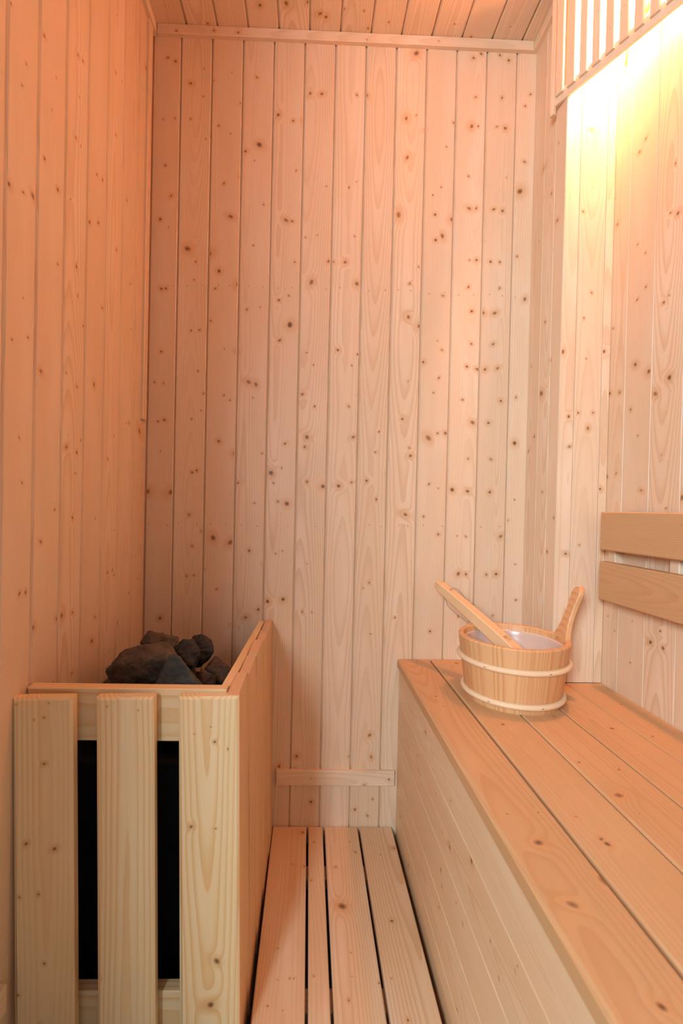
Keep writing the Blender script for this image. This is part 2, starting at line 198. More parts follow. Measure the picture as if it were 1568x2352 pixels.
def panel(mb, O, U, W, N, u0, u1, v0, v1, ks=(), style=None, side='uv', rc=(.0015, .0015), ends=True, depth=.012, back=True, ch=None):
    """one board lying in the plane O+uU+vW with outward normal N; grain runs along v. Front face at n=0, body goes to -depth."""
    st = style or board_style(repr((u0, v0, O)))
    um = (u0 + u1) / 2; off = st[0] * 13.0
    cu, cd = rc
    def P(u, v, n=0.0): return O + U * u + W * v + N * n
    def wp(u, v, n=0.0): return (u - um, n, v + off)
    flip = U.cross(W).dot(N) < 0
    def quad(a, kn=(0, 0, 0), mi=0):
        if flip: a = a[::-1]
        mb.face([P(*q) for q in a], [wp(*q) for q in a], st, kn, mi)
    ce = cu if ends else 0.0
    iu0, iu1, iv0, iv1 = u0 + cu, u1 - cu, v0 + ce, v1 - ce
    mine = [k for k in ks if u0 - .002 <= k[0] <= u1 + .002 and v0 <= k[1] <= v1]
    for a, b, c, d, k in cells(iu0, iu1, iv0, iv1, mine):
        kn = (k[0] - um, k[1] + off, k[2] * .00078) if k else (0, 0, 0)
        quad([(a, c), (b, c), (b, d), (a, d)], kn)
    # rounded arrises
    quad([(u0, v0 if ends else iv0, -cd), (iu0, iv0, 0), (iu0, iv1, 0), (u0, v1 if ends else iv1, -cd)])
    quad([(iu1, iv0, 0), (u1, v0 if ends else iv0, -cd), (u1, v1 if ends else iv1, -cd), (iu1, iv1, 0)])
    if ends:
        quad([(u0, v0, -cd), (u1, v0, -cd), (iu1, iv0, 0), (iu0, iv0, 0)])
        quad([(iu0, iv1, 0), (iu1, iv1, 0), (u1, v1, -cd), (u0, v1, -cd)])
    else:
        quad([(u0, v0, -cd), (u1, v0, -cd), (iu1, v0, 0), (iu0, v0, 0)])
        quad([(iu0, v1, 0), (iu1, v1, 0), (u1, v1, -cd), (u0, v1, -cd)])
    # sides
    quad([(u0, v0, -depth), (u0, v0, -cd), (u0, v1, -cd), (u0, v1, -depth)])
    quad([(u1, v0, -cd), (u1, v0, -depth), (u1, v1, -depth), (u1, v1, -cd)])
    quad([(u0, v0, -depth), (u1, v0, -depth), (u1, v0, -cd), (u0, v0, -cd)])
    quad([(u0, v1, -cd), (u1, v1, -cd), (u1, v1, -depth), (u0, v1, -depth)])
    if back: quad([(u0, v0, -depth), (u0, v1, -depth), (u1, v1, -depth), (u1, v0, -depth)])

def cladding(mb, O, U, W, N, seams, v0, v1, ks, gap=.0020, rc=(.0026, .0030), seed='', ext=(.012, .012)):
    """tongue and groove boards over a backing slab; one mesh"""
    for a, b in zip(seams[:-1], seams[1:]):
        panel(mb, O, U, W, N, a + gap / 2, b - gap / 2, v0, v1, ks, style=board_style(seed + '%.3f' % a), rc=rc, ends=False, depth=.008, back=False)
    u0, u1 = seams[0], seams[-1]
    def slab(pts): mb.face(pts, [(p.x * .3, p.y * .3, p.z) for p in pts], (.3, 0, .05))
    a = O + U * u0 + W * v0; b = O + U * u1 + W * v0; c = O + U * u1 + W * v1; d = O + U * u0 + W * v1
    f, k = N * -.006, N * -.03; a, b, c, d = a - U * ext[0], b + U * ext[1], c + U * ext[1], d - U * ext[0]
    flip = U.cross(W).dot(N) < 0
    def q(*p): slab(list(p[::-1]) if flip else list(p))
    q(a + f, b + f, c + f, d + f); q(a + k, d + k, c + k, b + k)
    q(a + k, b + k, b + f, a + f); q(b + k, c + k, c + f, b + f); q(c + k, d + k, d + f, c + f); q(d + k, a + k, a + f, d + f)

X, Y, Z = V((1, 0, 0)), V((0, 1, 0)), V((0, 0, 1))
def bar(mb, c0, c1, along, face, kn=(), style=None, rc=.0015, O=V((0, 0, 0))):
    """box from corner c0 to corner c1, grain along axis index `along`, main face towards signed axis `face` (1..3 / -1..-3)"""
    ax = [X, Y, Z]; fa = abs(face) - 1; other = [i for i in range(3) if i not in (fa, along)][0]
    lo = [min(c0[i], c1[i]) for i in range(3)]; hi = [max(c0[i], c1[i]) for i in range(3)]
    N = ax[fa] * (1 if face > 0 else -1)
    org = ax[fa] * (hi[fa] if face > 0 else lo[fa])
    panel(mb, org, ax[other], ax[along], N, lo[other], hi[other], lo[along], hi[along], kn, style or board_style(repr(c0)), rc=(rc, rc), ends=True, depth=hi[fa] - lo[fa])

def tag(o, label=None, cat=None, group=None, kind=None):
    if label: o['label'] = label
    if cat: o['category'] = cat
    if group: o['group'] = group
    if kind: o['kind'] = kind
    return o
def empty(name, loc, rz=0):
    o = bpy.data.objects.new(name, None); C.objects.link(o); o.location = loc; o.rotation_euler.z = rz; o.empty_display_size = .05
    return o
def child(o, root):
    """parent an object modelled in world space to a root that stands somewhere"""
    o.parent = root; o.matrix_parent_inverse = Matrix.Translation(root.location).inverted(); return o
def structure(o): o['kind'] = 'structure'; return o

def tube(mb, pts, rad, n=10, closed=False, style=(.4, 0, .05)):
    pts = [V(p) for p in pts]; m = len(pts); rings = []; acc = 0.0; up = None
    for i, p in enumerate(pts):
        a = pts[i - 1] if (i or closed) else p; b = pts[(i + 1) % m] if (i < m - 1 or closed) else p
        d = (b - a).normalized()
        if up is None: up = d.orthogonal().normalized()
        up = (up - d * up.dot(d)).normalized(); s = d.cross(up)
        r = rad[i] if isinstance(rad, (list, tuple)) else rad
        if i: acc += (p - pts[i - 1]).length
        rings.append(([p + (up * math.cos(t) + s * math.sin(t)) * r for t in [2 * PI * j / n for j in range(n)]], acc, r))
    seq = list(range(m)) + ([0] if closed else [])
    for a, b in zip(seq[:-1], seq[1:]):
        A, la, ra = rings[a]; B, lb, rb = rings[b]
        if b == 0: lb = la + .01
        for j in range(n):
            k = (j + 1) % n; tj, tk = 2 * PI * j / n, 2 * PI * (j + 1) / n
            mb.face([A[j], A[k], B[k], B[j]], [(ra * math.cos(tj), ra * math.sin(tj), la), (ra * math.cos(tk), ra * math.sin(tk), la), (rb * math.cos(tk), rb * math.sin(tk), lb), (rb * math.cos(tj), rb * math.sin(tj), lb)], style, smooth=True)
    if not closed:
        for (R_, l_, r_), rev in ((rings[0], True), (rings[-1], False)):
            q = R_[::-1] if rev else R_
            mb.face(q, [(0, 0, l_)] * n, style)

# ------------------------------------------------------------------ the room
XL, XR, YB, YP, XP, ZC, YF = -.412, .667, 1.1726, 1.020, .5535, 2.003, -.14
BZ = .4335           # bench top
def seq(a, b, p, first):
    """seam positions a..b with pitch p passing through first"""
    k0 = math.ceil((a - first) / p + .15); k1 = math.floor((b - first) / p - .15)
    return [a] + [first + k * p for k in range(k0, k1 + 1)] + [b]
SUB = -.045
mb = MB(); cladding(mb, V((0, YB, 0)), X, Z, -Y, seq(XL, XR, .0771, .5058), SUB, ZC + .01, KNOTS['back'], seed='b')
structure(mb.build('wall_back', M['wall']))
ls = seq(YF, YB, .0765, .5500)
ls = [y for y in ls if y < .6] + [.6283, .6993, .7754, .8500, .9280, 1.0050, 1.0851, YB]
mb = MB(); cladding(mb, V((XL, 0, 0)), Y, Z, X, ls, SUB, ZC + .01, KNOTS['left'], seed='l', gap=.003, rc=(.0028, .0040))
structure(mb.build('wall_left', M['wall']))
rs = [y for y in seq(YF, YB, .0765, .586) if y < .78] + [.8155, .8930, .9700, 1.0380, 1.115, YB]
mb = MB(); cladding(mb, V((XR, 0, 0)), Y, Z, -X, rs, SUB, ZC + .01, KNOTS['right'], seed='r', gap=.0012, rc=(.0008, .0010))
structure(mb.build('wall_right', M['wall']))
# boxed-in pillar in the back right corner
mb = MB()
cladding(mb, V((XP, 0, 0)), Y, Z, -X, [YP + .001, 1.0643, 1.115, YB], BZ + .0, ZC + .01, KNOTS['side'], gap=.0008, rc=(.001, .001), seed='s', ext=(-.006, .012))
cladding(mb, V((0, YP, 0)), X, Z, -Y, [XP, .5875, .6480, .6668], BZ + .0, ZC + .01, KNOTS['front'], gap=.0008, rc=(.001, .001), seed='f', ext=(-.006, .012))
structure(mb.build('wall_corner', M['wall']))
mb = MB(); cladding(mb, V((0, 0, ZC)), X, Y, -Z, seq(XL, XR, .0765, .5128), YF, YB, KNOTS['ceil'], gap=.003, seed='c')
structure(mb.build('ceiling', M['wall']))
# front wall with the doorway the daylight comes through
DX0, DX1, DZ = -.40, .215, 1.90
mb = MB()
cladding(mb, V((0, YF, 0)), X, Z, Y, seq(DX1, XR, .0771, .28), SUB, ZC + .01, [], seed='fr')
cladding(mb, V((0, YF, 0)), X, Z, Y, seq(XL, DX1, .0771, -.35), DZ, ZC + .01, [], seed='ft')
structure(mb.build('wall_front', M['wall']))
mb = MB()
bar(mb, (XL + .001, YF - .03, SUB), (DX0, YF + .0, DZ), 2, 2)
bar(mb, (DX1 - .02, YF - .03, SUB), (DX1, YF + .008, DZ), 2, 2)
bar(mb, (DX0, YF - .03, DZ - .02), (DX1 - .02, YF + .008, DZ), 0, 2)
structure(mb.build('door_1', M['trim']))
mb = MB(); bar(mb, (XL - .03, YF - .03, SUB - .02), (XR + .03, YB + .03, SUB), 1, 3)
structure(mb.build('floor', M['dark']))

# trims
def trim(name, c0, c1, along, face, kn=(), rc=.0015):
    m = MB(); bar(m, c0, c1, along, face, kn, rc=rc); return structure(m.build(name, M['trim']))
KT = [(-.352, 1.985, 3.2), (-.26, 1.99, 3.0), (-.20, 1.988, 4.0), (.12, 1.985, 2.0), (.30, 1.99, 2.0)]
# face along X: u axis is Z for bars running along X, so knots are (z, x)
trim('trim_1', (XL + .012, YB - .011, 1.9795), (XP - .011, YB, ZC), 0, -2, [(z, x, r) for x, z, r in KT])
trim('trim_2', (XL, YF + .001, 1.9795), (XL + .011, YB, ZC), 1, 1)
trim('trim_3', (XL, 1.128, 1.02), (XL + .007, 1.152, 1.9790), 2, 1)
trim('trim_4', (XP - .011, YP, 1.9795), (XP, YB, ZC), 1, -1)
trim('baseboard_back', (-.0685, YB - .010, .1095), (.2325, YB, .1475), 0, -2, [(.127, .218, 3.0), (.111, .155, 3.5), (.128, .02, 1.6)], rc=.001)
trim('baseboard_left', (XL, YF + .001, .1095), (XL + .010, .640, .1475), 1, 1, rc=.001)

# ------------------------------------------------------------------ slatted floor grid
root = empty('duckboard', (.077, .5, 0))
tag(root, 'slatted pine floor grid with dark gaps between guard and bench', 'duckboard')
for i, (a, b, la) in enumerate([(-.0745, .0105, None), (.0158, .0518, 'narrow plank, less than half as wide as the others'), (.0574, .1408, None), (.1470, .2290, None)]):
    mb = MB()
    st = (.15 + .21 * i, [.012, .05, -.02, .03][i], [.02, .05, .035, .045][i])
    panel(mb, V((0, 0, 0)), X, Y, Z, a, b, YF + .005, YB - .0015, KNOTS['floor'], st, rc=(.0018, .0018), depth=.022)
    o = child(mb.build('plank', M['floor']), root)
    if la: o['label'] = la
for y in (.08, .775, 1.05):
    mb = MB(); bar(mb, (-.0745, y - .02, SUB), (.229, y + .02, -.0225), 0, 3)
    child(mb.build('crosspiece', M['floor']), root)

# ------------------------------------------------------------------ bench
root = empty('sauna_bench', (.45, .5, SUB))
tag(root, 'long pine bench of five seat boards along the right wall', 'bench')
BX = [.2340, .3180, .4062, .4945, .5815, XR]
YB0 = YF + .004
for i in range(5):
    mb = MB(); a, b = BX[i] + (.0013 if i else 0), BX[i + 1] - (.0013 if i < 4 else .0006)
    st = board_style('bench%d' % i)
    ye = YB - .001 if i < 4 else YP - .001
    if i == 3:
        panel(mb, V((0, 0, BZ)), X, Y, Z, a, b, YB0, YP - .001, KNOTS['bench'], st, rc=(.0018, .0018), depth=.022)
        panel(mb, V((0, 0, BZ)), X, Y, Z, a, XP - .001, YP - .0009, YB - .001, (), st, rc=(.0018, .0018), depth=.022)
    else:
        panel(mb, V((0, 0, BZ)), X, Y, Z, a, b, YB0, ye, KNOTS['bench'], st, rc=(.0045 if i == 0 else .0024, .0045 if i == 0 else .0024), depth=.022)
    child(mb.build('seat_board', M['bench']), root)
mb = MB(); zs = [SUB, .050, .140, .2278, .3254, BZ - .0222]
for a, b in zip(zs[:-1], zs[1:]):
    panel(mb, V((.2400, 0, 0)), Z, Y, -X, a + .0003, b - .0003, YB0, YB - .001, KNOTS['bfront'], board_style('bf%.2f' % a), rc=(.0014, .0014), ends=False, depth=.013)
child(mb.build('front_panel', M['front']), root)
for y in (-.06, .45, .95):
    mb = MB(); bar(mb, (.2535, y - .018, BZ - .062), (XR - .001, y + .018, BZ - .0225), 0, 3); child(mb.build('bearer', M['trim']), root)
    mb = MB(); bar(mb, (.2535, y - .018, SUB), (.29, y + .018, BZ - .0625), 2, -1); child(mb.build('leg', M['trim']), root)
    mb = MB(); bar(mb, (XR - .04, y - .018, SUB), (XR - .001, y + .018, BZ - .0625), 2, -1); child(mb.build('leg', M['trim']), root)

# ------------------------------------------------------------------ backrest on the right wall
root = empty('backrest', (XR, .5, .72))
tag(root, 'pine backrest of two horizontal boards fixed to the right wall above the bench', 'backrest')
for z0, z1, ye in ((.7365, .8185, .986), (.6290, .7115, .986)):
    mb = MB(); panel(mb, V((.632, 0, 0)), Z, Y, -X, z0, z1, YB0 + .02, ye, KNOTS['rest'], board_style('rest%.2f' % z0), rc=(.0022, .0022), depth=.018)
    child(mb.build('backrest_board', M['bench']), root)
for y in (.02, .792, .962):
    mb = MB(); bar(mb, (.6505, y, .635), (XR - .0004, y + .022, .812), 2, -1); child(mb.build('batten', M['trim']), root)

# ------------------------------------------------------------------ heater guard (leans slightly to the left at the top)
def lean(o, zr=.53, s=-.012):
    for v in o.data.vertices: v.co.x += s * max(0.0, (v.co.z)) / zr
root = empty('heater_guard', (-.25, .90, SUB))
tag(root, 'pine heater guard with three wide front slats and a boarded side', 'guard')
YG = .667
GZ = .5355
def slat(x0, x1, y0, y1, seed, st):
    mb = MB()
    U = V((x1 - x0, y1 - y0, 0)); L = U.length; U.normalize(); N = V((U.y, -U.x, 0))
    ks = [(k[0] - x0, k[1], k[2]) for k in KNOTS['guard']]
    panel(mb, V((x0, y0, 0)), U, Z, N, 0, L, SUB, GZ, ks, st, rc=(.0035, .003), depth=.016)
    o = mb.build('front_slat', M['guard'])
    return o
o = child(slat(-.3995, -.3185, .657, .6620, 1, (.2, .0, .03)), root); lean(o)
o['label'] = 'left front slat, darkest of the three'
o = child(slat(-.2855, -.2050, .6625, .6665, 2, (.55, .002, .022)), root); lean(o)
o = child(slat(-.1700, -.0840, .6675, .6725, 3, (.9, -.002, .028)), root); lean(o)
o['label'] = 'right front slat, palest of the three'
for nm, z0, z1 in (('top_rail', .4600, .5385), ('bottom_rail', .005, .083)):
    mb = MB(); st = (.35, 0, .045)
    panel(mb, V((0, .690, 0)), Z, X, -Y, z0, z1, -.3985, -.1050, [(.503, -.212, 3.0)], st, rc=(.0015, .0015), depth=.0185)
    o = child(mb.build(nm, M['guard']), root); lean(o)
# boarded side: five boards, each cut off at its own height
mb = MB()
ys = [.6750, .7700, .8770, .9750, 1.0800, YB - .0025]
for i, (a, b) in enumerate(zip(ys[:-1], ys[1:])):
    top = .5365 - (.0115) * ((a + b) / 2 - .68) / .49 + [.001, -.002, .0025, -.003, .001][i]
    PU = V((.0195, 1, 0)).normalized(); PN = V((1, -.0195, 0)).normalized()
    panel(mb, V((-.0853 + .0025 * i, 0, 0)), Y, Z, X, a + .0008, b - .0008, SUB, top, [(.78, .30, 3.0), (.80, .22, 3.5), (.9, .40, 2.5), (1.02, .30, 3.0)], board_style('gs%d' % i), rc=(.0035, .0030), ends=False, depth=.0170)
o = child(mb.build('side_panel', M['side']), root); lean(o)
mb = MB()
panel(mb, V((-.0985, 0, 0)) - PN * .0190, Z, PU, PN, .470, .5285, .7095, YB - .003, (), board_style('cl'), rc=(.0015, .0015), depth=.013)
o = mb.build('inner_rail', M['guard']); 
for v in o.data.vertices:
    if v.co.z > .5: v.co.z += .008 - .0125 * (v.co.y - .70) / .49
child(o, root); lean(o)
mb = MB(); bar(mb, (-.1225, .7095, SUB), (-.1055, .735, .455), 2, -1); o = child(mb.build('corner_post', M['guard']), root); lean(o)

# ------------------------------------------------------------------ heater
root = empty('sauna_heater', (-.26, .93, SUB))
tag(root, 'black sauna heater standing behind the slatted guard, open top full of stones', 'heater')
def boxbm(mb, x0, x1, y0, y1, z0, z1, x0b=None, x1b=None, y0b=None, y1b=None):
    """box whose bottom may be narrower than its top"""
    x0b = x0 if x0b is None else x0b; x1b = x1 if x1b is None else x1b; y0b = y0 if y0b is None else y0b; y1b = y1 if y1b is None else y1b
    b = [V((x0b, y0b, z0)), V((x1b, y0b, z0)), V((x1b, y1b, z0)), V((x0b, y1b, z0))]; t = [V((x0, y0, z1)), V((x1, y0, z1)), V((x1, y1, z1)), V((x0, y1, z1))]
    for q in (b[::-1], t, [b[0], b[1], t[1], t[0]], [b[1], b[2], t[2], t[1]], [b[2], b[3], t[3], t[2]], [b[3], b[0], t[0], t[3]]): mb.face(q, q)
mb = MB(); boxbm(mb, -.398, -.125, .745, 1.100, .02, .400); o = mb.build('casing', M['black'], merge=1e-5)
bv = o.modifiers.new('bevel', 'BEVEL'); bv.width = .006; bv.segments = 3; child(o, root)
for x, y in ((-.375, .77), (-.15, .77), (-.375, 1.07), (-.15, 1.07)):
    mb = MB(); boxbm(mb, x - .012, x + .012, y - .012, y + .012, SUB, .021); child(mb.build('foot', M['black'], merge=1e-5), root)
# flared stone tray: four thin steel plates and a floor
def plate(mb, a, b, c, d, th):
    n = (b - a).cross(d - a).normalized() * th
    f = [a, b, c, d]; g = [p + n for p in f]
    mb.face(f[::-1], f[::-1]); mb.face(g, g)
    for i in range(4):
        j = (i + 1) % 4; q = [f[i], f[j], g[j], g[i]]; mb.face(q, q)
mb = MB()
tb = [V((-.365, .80, .402)), V((-.180, .80, .402)), V((-.180, .955, .402)), V((-.365, .955, .402))]
tt = [V((-.398, .770, .460)), V((-.160, .770, .460)), V((-.160, .985, .460)), V((-.398, .985, .460))]
for i in range(4):
    j = (i + 1) % 4; plate(mb, tb[i], tb[j], tt[j], tt[i], .003)
plate(mb, tb[0], tb[1], tb[2], tb[3], .002)
child(mb.build('stone_tray', M['steel']), root)

# stones: each a convex broken rock, bevelled and roughened
def stone(name, c, size, rot, seed, mat, label, npts=13, rough=.006, pts=None):
    r = random.Random(seed); bm = bmesh.new()
    P_ = pts or []
    if not pts:
        for i in range(npts):
            t = PI * (1 + 5 ** .5) * (i + .5); ph = math.acos(1 - 2 * (i + .5) / npts)
            P_.append((math.cos(t) * math.sin(ph) * r.uniform(.8, 1.15), math.sin(t) * math.sin(ph) * r.uniform(.8, 1.15), math.cos(ph) * r.uniform(.8, 1.1)))
    for p in P_: bm.verts.new(p)
    res = bmesh.ops.convex_hull(bm, input=bm.verts)
    bmesh.ops.delete(bm, geom=[g for g in res['geom_interior'] if isinstance(g, bmesh.types.BMVert)], context='VERTS')
    for v in bm.verts: v.co = V((v.co.x * size[0] / 2, v.co.y * size[1] / 2, v.co.z * size[2] / 2))
    bmesh.ops.bevel(bm, geom=list(bm.edges), offset=min(size) * .035, segments=1, profile=.6, affect='EDGES')
    bmesh.ops.triangulate(bm, faces=bm.faces)
    while len(bm.verts) < 6000:
        bmesh.ops.subdivide_edges(bm, edges=[e for e in bm.edges if e.calc_length() > .004] or list(bm.edges)[:1], cuts=1, use_grid_fill=True)
        bmesh.ops.triangulate(bm, faces=bm.faces)
        if max(e.calc_length() for e in bm.edges) < .0045: break
    bm.normal_update(); sd = V((seed * 3.1, seed * 1.7, seed * .9))
    for v in bm.verts:
        a = mnoise.noise(v.co * 26 + sd) * .7 + abs(mnoise.noise(v.co * 70 + sd)) * .6 + mnoise.noise(v.co * 210 + sd) * .22
        v.co += v.normal * a * rough
    for f in bm.faces: f.smooth = True
    me = bpy.data.meshes.new(name); bm.to_mesh(me); bm.free(); me.materials.append(mat)
    o = bpy.data.objects.new(name, me); C.objects.link(o); o.location = c; o.rotation_euler = [math.radians(a) for a in rot]
    tag(o, label, 'stone', 'stones on the sauna heater'); return o
stone('heater_stone', (-.3000, .872, .5130), (.150, .095, .100), (0, -13, 6), 3, M['stone_brown'], 'largest brownish stone on the heater, far left in front', npts=15)
stone('heater_stone', (-.2180, .826, .4900), (.138, .050, .128), (0, 0, 3), 5, M['stone_green'], 'smooth grey-green triangular stone in front centre of the heater', rough=.0025,
      pts=[(-.95, -.2, -.5), (-.8, -.9, -.6), (.92, -.8, -.8), (1.0, .3, -.75), (-.34, -.35, .93), (-.06, -.6, .9), (-.25, .6, .85), (-.9, .7, -.4), (.34, -.8, .30), (.6, .6, -.2), (-.62, -.75, .15), (.5, 0, -1), (-.5, 0, -1)])
stone('heater_stone', (-.3030, .958, .5280), (.085, .07, .058), (10, 12, 20), 8, M['stone_brown'], 'stone at the very top of the heap, behind the largest one', npts=11)
stone('heater_stone', (-.2370, .930, .5120), (.062, .040, .082), (0, -22, 20), 12, M['stone_dark'], 'nearly black stone wedged right behind the largest stone', npts=11)
stone('heater_stone', (-.2230, .985, .5060), (.060, .05, .088), (0, -4, 10), 18, M['stone_dark'], 'upright dark grey stone behind the triangular green one', npts=10)
stone('heater_stone', (-.1760, .930, .4790), (.060, .055, .074), (0, 26, -20), 22, M['stone_rust'], 'rust-brown stone on the far right against the tray edge', npts=9)
stone('heater_stone', (-.1890, .882, .4700), (.048, .045, .078), (8, 12, 15), 24, M['stone_rust'], 'small brown stone between the triangular one and the far right one', npts=10)
stone('heater_stone', (-.2790, .798, .4700), (.130, .045, .062), (0, 9, -4), 29, M['stone_brown'], 'low flat stone just behind the guard rail, under the largest one', npts=12)
stone('heater_stone', (-.2600, .938, .4600), (.085, .035, .085), (0, 0, 8), 33, M['stone_dark'], 'dark stone deep in the gap between the largest and the triangular stone')

# ------------------------------------------------------------------ bucket
BC = V((.4256, .939, BZ)); RB, RT, HB = .0905, .1078, .1265
root = empty('wooden_bucket', BC)
tag(root, 'round pine bucket with two cane hoops and one tall ear standing on the bench', 'bucket')
def ro(h): return RB + (RT - RB) * h / HB
mb = MB(); NS = 14; SEG = 10; th = .0115
rng = random.Random(11)
cuts = [0]
for i in range(NS): cuts.append(cuts[-1] + rng.uniform(.75, 1.25))
cuts = [c / cuts[-1] * 2 * PI + .3 for c in cuts]
prof = [(0, 0), (.0012, .0015)]
def pol(r, a, z): return V((r * math.cos(a), r * math.sin(a), z))
for i in range(NS):
    st = (rng.random(), rng.uniform(-.012, .012), rng.uniform(.008, .04)); a0, a1 = cuts[i], cuts[i + 1]; am = (a0 + a1) / 2
    nn = max(4, int((a1 - a0) / .06))
    for j in range(nn):
        b0 = a0 + (a1 - a0) * j / nn; b1 = a0 + (a1 - a0) * (j + 1) / nn
        P_ = [(RB + .0, .0), (RB + .0006, .0015), (ro(HB - .0025), HB - .0025), (RT - .0025, HB), (RT - th + .002, HB), (RT - th, HB - .002), (ro(.012) - th, .012)]
        for (r0, z0), (r1, z1) in zip(P_[:-1], P_[1:]):
            q = [pol(r0, b0, z0), pol(r0, b1, z0), pol(r1, b1, z1), pol(r1, b0, z1)]
            q0, q1 = (r0 - ro(z0)) if z0 < HB else 0, (r1 - ro(z1)) if z1 < HB else 0; w = [((b0 - am) * RB, q0, z0 + i * 2.3), ((b1 - am) * RB, q0, z0 + i * 2.3), ((b1 - am) * RB, q1, z1 + i * 2.3), ((b0 - am) * RB, q1, z1 + i * 2.3)]
            mb.face(q, w, st, smooth=False)
        mb.face([pol(RB, b1, 0), pol(RB, b0, 0), V((0, 0, .001))], [(0, 0, 0)] * 3, st)
o = mb.build('staves', M['bucket'], root, merge=2e-5)
for p in o.data.polygons: p.use_smooth = True
o.modifiers.new('es', 'EDGE_SPLIT').split_angle = math.radians(28)
# liner
mb = MB(); n = 96
P_ = [(RT - th - .0004, HB - .0125), (RT - th - .0040, HB - .0115), (RT - th - .0050, HB - .0145), (RT - th - .0065, HB - .022), (ro(.02) - th - .004, .022), (ro(.01) - th - .012, .0165), (.0001, .0165)]
for (r0, z0), (r1, z1) in zip(P_[:-1], P_[1:]):
    for j in range(n):
        b0, b1 = 2 * PI * j / n, 2 * PI * (j + 1) / n
        q = [pol(r0, b0, z0), pol(r0, b1, z0), pol(r1, b1, z1), pol(r1, b0, z1)]; mb.face(q, q, smooth=True)
o = mb.build('liner', M['liner'], root, merge=1e-5); o['label'] = 'milky plastic liner inside the bucket'
for k, h in enumerate((.0835, .0165)):
    mb = MB(); r = ro(h) + .0026; n = 72
    tube(mb, [pol(r, 2 * PI * j / n, h) for j in range(n)], .0056, 12, True)
    hp = mb.build('hoop', M['cane'], root)
    for a in ((-1.35, -2.45) if k == 0 else (-1.42, -2.40)):
        s = MB(); p = pol(r + .0054, a, h); t_ = V((-math.sin(a), math.cos(a), 0))
        tube(s, [p - t_ * .0022, p + t_ * .0022], .0005, 6); s.build('staple', M['staple'], hp)
# ear: one stave that runs on above the rim
mb = MB(); ea = math.radians(-2); er = V((math.cos(ea), math.sin(ea), 0)); et = V((-math.sin(ea), math.cos(ea), 0))
sl = (RT - RB) / HB
prof = []
hw = [(-.045, .027), (-.001, .0265), (.006, .0235), (.016, .0185), (.03, .0148), (.046, .0130), (.062, .0128), (.074, .0140), (.084, .0150), (.0915, .0145), (.097, .0122), (.1005, .0088), (.1028, .0045), (.1035, 0)]
ring = [(w, h) for h, w in hw] + [(-w, h) for h, w in hw[::-1][1:]]
def ep(s, h, d):   # s across, h above rim, d outward
    out = ro(HB + h) + (.020 * max(0, h / .1))
    return er * (out + d) + et * s + Z * (HB + h)
for (s0, h0), (s1, h1) in zip(ring, ring[1:] + ring[:1]):
    for d0, d1, k0, k1 in ((-.0125, -.0105, .90, 1), (-.0105, -.0035, 1, 1), (-.0035, -.0012, 1, .88)):
        q = [ep(s0 * k0, h0, d0), ep(s1 * k0, h1, d0), ep(s1 * k1, h1, d1), ep(s0 * k1, h0, d1)]
        mb.face(q, [(a.dot(et), a.dot(er), a.z) for a in q], (.5, .001, .02), smooth=False)
for d, k, rev in ((-.0125, .9, False), (-.0012, .88, True)):
    m_ = len(hw)
    for i in range(m_ - 1):
        (h0, w0), (h1, w1) = hw[i], hw[i + 1]
        q = [ep(w0 * k, h0, d), ep(-w0 * k, h0, d), ep(-w1 * k, h1, d), ep(w1 * k, h1, d)]
        if rev: q = q[::-1]
        mb.face(q, [(a.dot(et), a.dot(er), a.z) for a in q], (.5, .001, .02))
o = mb.build('ear', M['bucket'], root, merge=5e-5)
for p in o.data.polygons: p.use_smooth = True
o.modifiers.new('es', 'EDGE_SPLIT').split_angle = math.radians(35)

# ------------------------------------------------------------------ ladle
LT, LM = V((.3200, 1.131, .6335)), V((.3900, 1.022, .5665))
root = empty('wooden_ladle', V((.43, .96, .53)))
tag(root, 'wooden ladle with a cord loop, resting in the bucket with its handle up', 'ladle')
path = [LT, LT.lerp(LM, .5) + V((0, 0, .0015)), LM + V((0, 0, .001)), V((.4225, .971, .5345)), V((.4440, .9400, .5090)), V((.4590, .9180, .4870))]
# smooth path
def cat(P_, n=8):
    out = []
    for i in range(len(P_) - 1):
        a = P_[max(i - 1, 0)]; b, c = P_[i], P_[i + 1]; d = P_[min(i + 2, len(P_) - 1)]
        for k in range(n):
            t = k / n; out.append(.5 * ((2 * b) + (c - a) * t + (2 * a - 5 * b + 4 * c - d) * t * t + (3 * b - a - 3 * c + d) * t ** 3))
    return out + [P_[-1]]
pts = cat(path)
L_ = [0]
for a, b in zip(pts[:-1], pts[1:]): L_.append(L_[-1] + (b - a).length)
tot = L_[-1]; UPV = V((.25, -.45, .86))
mb = MB(); secs = []; frames = []
for i, p in enumerate(pts):
    d = (pts[min(i + 1, len(pts) - 1)] - pts[max(i - 1, 0)]).normalized()
    n1 = (UPV - d * UPV.dot(d)).normalized(); s1 = d.cross(n1).normalized()     # n1 top, s1 sideways
    if s1.dot(-Y) < 0: s1 = -s1
    t = L_[i] / tot
    wd = .0105 + .0048 * t; ht = .0112 + .0035 * t
    if t < .04: wd *= .72 + 7 * t; ht *= .72 + 7 * t
    c = .0020
    sec = [(-wd + c, ht), (wd - c, ht), (wd, ht - c), (wd, -ht + c), (wd - c, -ht), (-wd + c, -ht), (-wd, -ht + c), (-wd, ht - c)]
    secs.append(([p + n1 * a + s1 * b for a, b in sec], sec)); frames.append((p, d, n1, s1, wd, ht))
st = (.62, .001, .03)
for i in range(len(secs) - 1):
    A, B = secs[i], secs[i + 1]
    for j in range(8):
        k = (j + 1) % 8
        mb.face([A[0][j], B[0][j], B[0][k], A[0][k]], [(*A[1][j], L_[i]), (*B[1][j], L_[i + 1]), (*B[1][k], L_[i + 1]), (*A[1][k], L_[i])], st)
